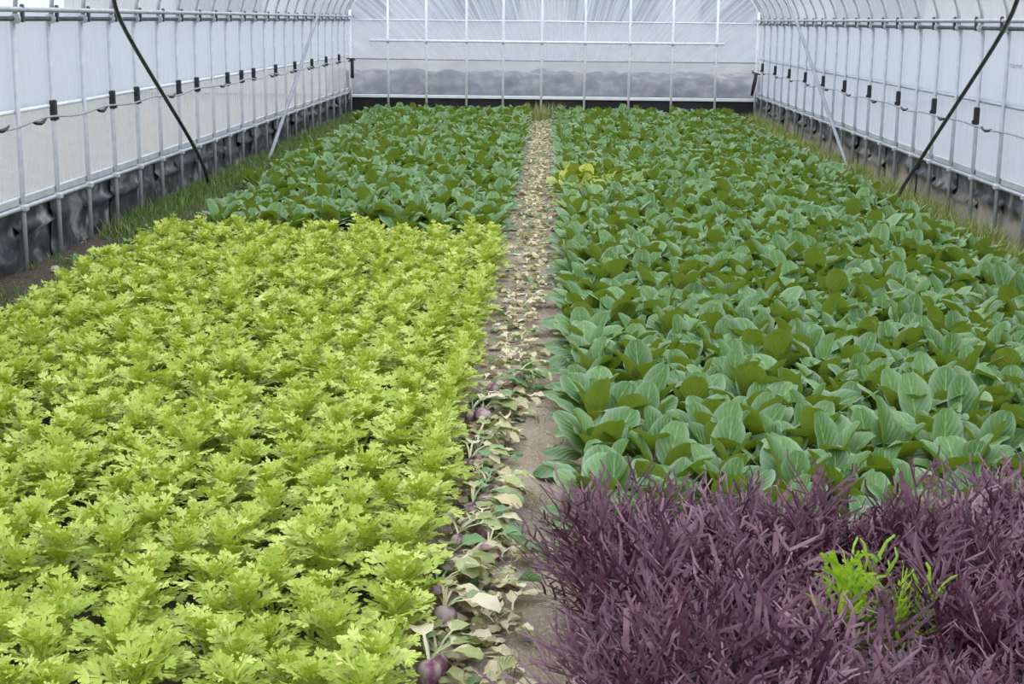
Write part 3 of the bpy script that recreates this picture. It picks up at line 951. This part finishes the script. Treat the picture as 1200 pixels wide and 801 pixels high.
bright_spots = []
y, row = 2.63, 1
while y < 10.75:
    x, k = -0.40, 1
    while x > -2.78:
        px, py = x + RNG.uniform(-0.055, 0.055) * (0.3 if k == 1 else 1), y + RNG.uniform(-0.055, 0.055)
        back = 10.72 + (0.35 if -2.0 < px < -1.45 else 0) + 0.1 * math.sin(px * 5)
        if in_view(px, py, 0.17, 420) and py < back and RNG.random() > 0.02:
            bright_spots.append((math.hypot(px, py) + (0 if in_view(px, py, 0.17, 30) else 100), px, py, row, k))
        x -= 0.166
        k += 1
    y += 0.166
    row += 1
bright_spots.sort()
row0 = min(s[3] for s in bright_spots[:300])
for d, px, py, row, k in bright_spots[:300]:
    r = random.Random(int(px * 1000) * 6007 + int(py * 1000))
    lab = f'frilly yellow-green plant, {nth(k)} from the path in the {nth(row - row0 + 1)} row from the near end'
    sc = r.uniform(0.86, 1.18)
    t = thing('frilly_green', lab, 'leafy plant', (px, py, 0), 0, 'frilly yellow-green plants beside the path')
    link('stem', BR_STEM, t, None, None, sc)
    for az, kind, var, tilt, s, tw, z in bright_plan(r):
        link('leaf', BR_ME[kind][var], t, (0, 0, z * sc), leaf_rot(az, tilt, tw), s * sc)
rest = []
for d, px, py, row, k in bright_spots[300:]:
    r = random.Random(int(px * 1000) * 6007 + int(py * 1000))
    sc = r.uniform(0.86, 1.18)
    for az, kind, var, tilt, s, tw, z in bright_plan(r):
        V, F_, UV = BR[kind][var]
        rest.append((px, py, ((V * s * sc) @ rot_matrix(leaf_rot(az, tilt, tw)).T + np.array([px, py, z * sc]), F_, UV), 0.0))
mass('frilly_green_rows', rest, MAT['bright'], 'farther rows of frilly yellow-green plants up to the dark green bed', 'leafy plants')

# ------------------------------------------------------------------ purple feathery plants and the lime one among them
PU_OUT = [leaf_mesh('leaf', feather_leaf(0.335 + 0.02 * (k % 3), 1.20, 0.25 + 0.12 * k, k, 6, 0.0064, 0.098), MAT['purple']) for k in range(4)]
PU_IN = [leaf_mesh('leaf', feather_leaf(0.355 + 0.03 * (k % 3), 1.45, 0.85 + 0.12 * k, k + 20, 6, 0.0064, 0.085), MAT['purple']) for k in range(4)]
PU_PALE = leaf_mesh('leaf', feather_leaf(0.36, 1.3, 0.6, 55, 6, 0.0062, 0.10), MAT['purple_pale'])
purple_spots = []
y, row = 4.05, 1
while y > 2.55:
    x, k = 0.19, 1
    while x < 2.0:
        px, py = x + RNG.uniform(-0.035, 0.035), y + RNG.uniform(-0.035, 0.035)
        yy = py + (0.22 if px > 1.32 and row < 3 else 0) - (0.10 if 0.75 < px < 1.25 and row == 1 else 0)
        if (in_view(px, yy, 0.30, 200) or in_view(px, yy, 0.05, 20)) and math.hypot(px - 0.83, (yy - 3.36) * (0.50 if yy < 3.36 else 1.0)) > 0.17:
            purple_spots.append((px, yy, row, k))
        x += 0.135
        k += 1
    y -= 0.135
    row += 1
pale_left = 5
for px, py, row, k in purple_spots:
    r = random.Random(int(px * 1000) * 3001 + int(py * 1000))
    lab = f'feathery purple plant, {nth(k)} from path in {nth(row)} row before the dark green bed'
    t = thing('feathery_mustard', lab, 'leafy plant', (px, py, 0), 0, 'feathery purple plants beside the path')
    a0, sc = r.uniform(0, 6.28), r.uniform(0.86, 1.08)
    for i in range(6):
        az = a0 + 6.283 * i / 6 + r.uniform(-0.3, 0.3)
        link('leaf', r.choice(PU_OUT), t, (0, 0, 0), leaf_rot(az, r.uniform(-0.12, 0.2), r.uniform(-0.3, 0.3)), sc * r.uniform(0.85, 1.08))
    for i in range(4):
        az = a0 + 0.4 + 6.283 * i / 4 + r.uniform(-0.3, 0.3)
        link('leaf', r.choice(PU_IN), t, (0, 0, 0), leaf_rot(az, r.uniform(-0.15, 0.15), r.uniform(-0.3, 0.3)), sc * r.uniform(0.8, 1.05))
    if (k, row) in ((2, 2), (3, 7)):
        p = link('leaf', PU_PALE, t, (0, 0, 0), leaf_rot(r.uniform(0, 6.28), 0.1, 0), sc * 1.08)
        p['label'] = 'pale pinkish leaf among the purple ones'
LIME = [leaf_mesh('leaf', feather_leaf(0.30 + 0.025 * k, 1.40, 0.75 + 0.2 * k, k + 70, 6, 0.0075, 0.058, 0.34), MAT['lime']) for k in range(4)]
t = thing('feathery_mustard', 'lime green feathery plant, the only green one in the purple bed', 'leafy plant', (0.83, 3.40, 0))
for i in range(15):
    az = 6.283 * i / 15 * 2.4 + RNG.uniform(-0.2, 0.2)
    link('leaf', LIME[i % 4], t, (0.035 * math.cos(az), 0.035 * math.sin(az), 0), leaf_rot(az, RNG.uniform(-0.12, 0.15), RNG.uniform(-0.25, 0.25)), RNG.uniform(0.9, 1.15))

# ------------------------------------------------------------------ purple turnips and their leaves along the bright bed
b = MB()
prof = [(0.001, -0.062), (0.008, -0.045), (0.024, -0.026), (0.033, -0.004), (0.033, 0.012), (0.026, 0.026), (0.012, 0.034), (0.006, 0.036)]
na = 14
V = [(q * math.cos(a) * (1 + 0.05 * math.sin(3 * a)), q * math.sin(a), z) for q, z in prof for a in np.arange(na) * 2 * PI / na]
b.add(V, [(i * na + j, i * na + (j + 1) % na, (i + 1) * na + (j + 1) % na, (i + 1) * na + j) for i in range(len(prof) - 1) for j in range(na)] + [tuple((len(prof) - 1) * na + j for j in range(na))])
bulb_me = b.mesh('bulb', MAT['turnip'])
TL = {m: [leaf_mesh('leaf', oval_leaf(0.15 + 0.02 * k, 0.062 + 0.006 * k, 0.9 - 0.15 * k, -0.55 - 0.15 * k, 0.5, 0.2, 4, 9, k, 0.12, 0.0035), MAT[m]) for k in range(3)] for m in ('withered_green', 'withered_olive', 'withered_cream')}
turnips = [(-0.27, 3.54), (-0.27, 3.81), (-0.30, 4.01), (-0.30, 4.19), (-0.17, 4.34), (-0.27, 4.43), (-0.20, 4.53), (-0.285, 3.47), (-0.25, 4.60), (-0.24, 4.76), (-0.20, 4.84),
           (-0.20, 4.97), (-0.28, 5.27), (-0.255, 5.36), (-0.26, 5.93), (-0.305, 5.97), (-0.25, 6.07), (-0.13, 6.63), (-0.26, 5.62), (-0.24, 6.45)]
turnips.sort(key=lambda p: p[1])
for i, (x, y) in enumerate(turnips):
    r = random.Random(i)
    t = thing('turnip', f'dusty purple turnip edging the yellow-green bed, {nth(i + 1)} from the near end', 'turnip', (x, y, 0.022 + r.uniform(-0.006, 0.012)), r.uniform(0, 6), 'purple turnips along the path')
    link('bulb', bulb_me, t, None, (r.uniform(-0.5, 0.5), r.uniform(-0.5, 0.5), 0), r.uniform(0.8, 1.15))
    for j in range(r.randint(5, 8)):
        m = r.choice(('withered_green', 'withered_green', 'withered_olive', 'withered_olive', 'withered_cream'))
        az = r.uniform(-2.4, 0.5) - t.rotation_euler.z
        link('leaf', r.choice(TL[m]), t, (0, 0, 0.03), leaf_rot(az, r.uniform(-0.15, 0.2), r.uniform(-0.3, 0.3)), r.uniform(0.75, 1.15))

# ------------------------------------------------------------------ withered leaves lying on the path
WM = {}
for m in ('withered_cream', 'withered_olive', 'withered_green', 'withered_brown'):
    WM[m] = [oval_leaf(0.085 + 0.012 * (k % 4), 0.042 + 0.005 * (k % 3), 0.45 - 0.1 * k, -0.45 + 0.12 * k, 0.30, (-0.5, 0.5, 0.8, -0.25, 0.3)[k], 4, 8, k, 0.25, 0.003) for k in range(5)]
WME = {m: [leaf_mesh('withered_leaf', d, MAT[m]) for d in v] for m, v in WM.items()}
WORD = {'withered_cream': 'pale cream', 'withered_olive': 'olive and cream', 'withered_green': 'limp grey-green', 'withered_brown': 'shrivelled brown'}
fallen = []
used_labels = set()
r = random.Random(77)


def path_edge(y):
    if y < 7.5:
        return -0.13 + 0.045 * math.sin(y * 2.1) + 0.012 * (y - 3.5)
    return min(0.02, -0.06 + 0.03 * (y - 7.5))


y = 3.35
while y < 25.0:
    dens = 4 if y < 7 else 3
    for _ in range(dens):
        e = path_edge(y)
        x = -0.30 + (e + 0.30) * r.random() ** 0.8 if r.random() < 0.93 else r.uniform(-0.28, 0.02)
        fallen.append((y + r.uniform(-0.03, 0.03), x))
    y += 0.033 if y < 9 else 0.045
fallen.sort()
rest = []
for i, (y, x) in enumerate(fallen):
    m = r.choices(('withered_cream', 'withered_olive', 'withered_green', 'withered_brown'), (0.55, 0.2, 0.13 if y < 9 else 0.12, 0.12 if y < 9 else 0.04))[0]
    az = r.uniform(0, 6.28)
    k, s = r.randrange(5), r.uniform(0.6, 1.1)
    z = 0.012 + float(ground_z(np.array(x), np.array(y))) + r.uniform(0, 0.018)
    rot = (r.uniform(-0.25, 0.25), r.uniform(-0.3, 0.3), az)
    if i < 300:
        where = 'by the bright bed' if x < -0.2 else 'out on the path'
        q = min(range(len(turnips)), key=lambda n_: abs(turnips[n_][1] - y))
        at = f'near the {nth(q + 1)} turnip' if y < turnips[-1][1] + 0.1 else 'past the last turnip'
        for _ in range(40):                                   # a look of its own among its neighbours
            size = 'large' if s > 0.96 else 'small' if s < 0.76 else 'middling'
            curl = ('arched', 'cupped', 'tightly curled', 'flat', 'shallow')[k]
            lab = f'{size} {curl} {WORD[m]} fallen leaf {where}, {at}'
            if lab not in used_labels:
                break
            k, s = r.randrange(5), r.uniform(0.6, 1.1)
        used_labels.add(lab)
        o = link('withered_leaf', WME[m][k], None, (x, y, z), rot, s)
        tag(o, lab, 'leaf', 'fallen leaves along the path')
    else:
        V, F_, UV = WM[m][k]
        rest.append((m, (V * s) @ rot_matrix(rot).T + np.array([x, y, z]), F_, UV))
b = MB()
mats = list(WM)
mi = []
for m, P, F_, UV in rest:
    b.add(P, F_, UV, tint=r.random())
    mi += [mats.index(m)] * len(F_)
me = b.mesh('fallen_leaf_litter', [MAT[m] for m in mats])
me.polygons.foreach_set('material_index', mi)
tag(link('fallen_leaf_litter', me), 'litter of pale fallen leaves covering the far length of the path', 'leaf litter', None, 'stuff')

# ------------------------------------------------------------------ soil crumbs, grass, weeds, stone
def crumbs(name, n, xr, yr, mat, label, size):
    b = MB()
    r = random.Random(5)
    for _ in range(n):
        x, y, s = r.uniform(*xr), r.uniform(*yr), size * r.uniform(0.4, 1.0) ** 1.5
        z = float(ground_z(np.array(x), np.array(y)))
        V = np.array([(1, 0, 0), (0, 1, 0), (-1, 0, 0), (0, -1, 0), (0.1, 0.1, 0.8), (0, 0, -0.6)]) * np.array([s * r.uniform(0.6, 1.2), s * r.uniform(0.6, 1.2), s * r.uniform(0.5, 1)])
        V = V @ rot_matrix((r.uniform(-0.5, 0.5), r.uniform(-0.5, 0.5), r.uniform(0, 6))).T
        b.add(V + np.array([x, y, z + s * 0.2]), [(0, 1, 4), (1, 2, 4), (2, 3, 4), (3, 0, 4), (1, 0, 5), (2, 1, 5), (3, 2, 5), (0, 3, 5)])
    tag(link(name, b.mesh(name, mat, False)), label, 'soil', None, 'stuff')


crumbs('soil_crumb_scatter', 2600, (-0.3, 0.1), (3.2, 9.0), MAT['crumb'], 'small dry crumbs of soil scattered over the bare path', 0.006)
crumbs('dark_crumb_scatter', 2600, (-3.4, -2.7), (6.5, 12.5), MAT['crumb_dark'], 'dark clods and crumbs along the foot of the black skirting', 0.016)


def grass(name, blades, mat, label, straw=0.2, hmin=0.06, hmax=0.2, wd=0.004):
    b = MB()
    r = random.Random(len(name))
    for x, y, hs in blades:
        h, a, lean = hs * r.uniform(hmin, hmax), r.uniform(0, 6.28), r.uniform(0.1, 0.75)
        dx, dy = math.cos(a), math.sin(a)
        V = []
        for q in (0, 0.45, 0.8, 1.0):
            ww = wd * (1 - q) ** 0.6
            px, py, pz = x + dx * lean * h * q * q, y + dy * lean * h * q * q, h * q * (1 - 0.25 * lean * q) - 0.01
            V += [(px - dy * ww, py + dx * ww, pz), (px + dy * ww, py - dx * ww, pz)]
        b.add(V, [(0, 1, 3, 2), (2, 3, 5, 4), (4, 5, 7, 6)], None, tint=r.random(), yellowing=(r.uniform(0.4, 1.0) if r.random() < straw else 0.0))
    tag(link(name, b.mesh(name, mat)), label, 'grass', None, 'stuff')


r = random.Random(3)
bl = []
for _ in range(15000):
    y = r.uniform(8.5, 25.2)
    x = 3.43 - abs(r.gauss(0, 0.2))
    if r.random() < 0.5 + 0.5 * math.sin(y * 4.1 + x * 9):
        bl.append((x, y, 1.0))
    elif r.random() < 0.55:
        bl.append((x, y, 0.6))
grass('yellowish_grass', bl, MAT['grass'], 'yellowish weedy grass with seed heads along the bluish side film', 0.5, 0.08, 0.25, 0.0045)
bl = []
for _ in range(14000):
    y = r.uniform(10.9, 25.2)
    x = -3.38 + abs(r.gauss(0, 0.27))
    bl.append((x, y, 1.0))
for _ in range(1900):
    y = r.uniform(6.8, 11.4)
    x = -3.36 + abs(r.gauss(0, 0.26))
    if math.sin(y * 5.3 + 1) + math.sin(x * 14) > -0.2:
        bl.append((x, y, 0.7))
grass('dark_grass', bl, MAT['grass_dark'], 'dark green grass along the foot of the black skirting, sparse at the near end', 0.2, 0.06, 0.2, 0.0045)
bl = [(r.uniform(-0.1, 0.03), r.choice((3.55, 3.62, 3.7, 4.3, 4.35, 4.95, 6.0, 6.9, 6.95, 7.3)) + r.gauss(0, 0.035), 0.6) for _ in range(130)]
grass('path_grass', bl, MAT['grass'], 'thin wisps of yellowish grass on the bare path', 0.5, 0.05, 0.16, 0.0018)
bl = [(r.gauss(-0.16, 0.2), r.uniform(24.6, 25.2), 1.0) for _ in range(500)]
grass('dry_weeds', bl, MAT['grass'], 'dry brownish weeds at the far end of the path below the end film', 0.7, 0.12, 0.4, 0.004)

WEED = [leaf_mesh('leaf', oval_leaf(0.10 + 0.01 * k, 0.034, 1.0 - 0.1 * k, 0.0, 0.3, 0.2, 2, 7, k, 0.15, 0.003), MAT['weed']) for k in range(3)]
for x, y, s, lab in [(-3.12, 9.62, 1.0, 'small broad-leaved weed beside the pale stone on dark soil'), (-3.0, 10.4, 1.1, 'leafy weed on the dark soil by the yellow-green bed, next past the stone'),
                     (-2.95, 8.2, 1.0, 'leafy weed on the dark soil nearest the near end of the skirting'), (-2.98, 11.0, 1.2, 'leafy weed where the dark soil meets the dark green bed')]:
    t = thing('weed', lab, 'weed', (x, y, 0.02), 0, 'weeds on the dark soil strip')
    for i in range(11):
        az = i * 2.4
        link('leaf', WEED[i % 3], t, (0, 0, 0), leaf_rot(az, r.uniform(-0.2, 0.5), r.uniform(-0.3, 0.3)), s * r.uniform(0.7, 1.2))
b = MB()
na, prof = 9, [(0.012, -0.02), (0.042, -0.008), (0.046, 0.012), (0.030, 0.034), (0.008, 0.042)]
V = [(q * math.cos(a) * (1 + 0.14 * math.sin(2 * a + 1)), q * math.sin(a) * 0.75, z + 0.006 * math.sin(a * 3)) for q, z in prof for a in np.arange(na) * 2 * PI / na]
b.add(V, [(i * na + j, i * na + (j + 1) % na, (i + 1) * na + (j + 1) % na, (i + 1) * na + j) for i in range(len(prof) - 1) for j in range(na)] + [tuple((len(prof) - 1) * na + j for j in range(na))])
tag(link('stone', b.mesh('stone', MAT['stone'], False), None, (-3.17, 9.3, 0.045), None, 0.7), 'small pale stone lying on dark soil by the black skirting', 'stone')
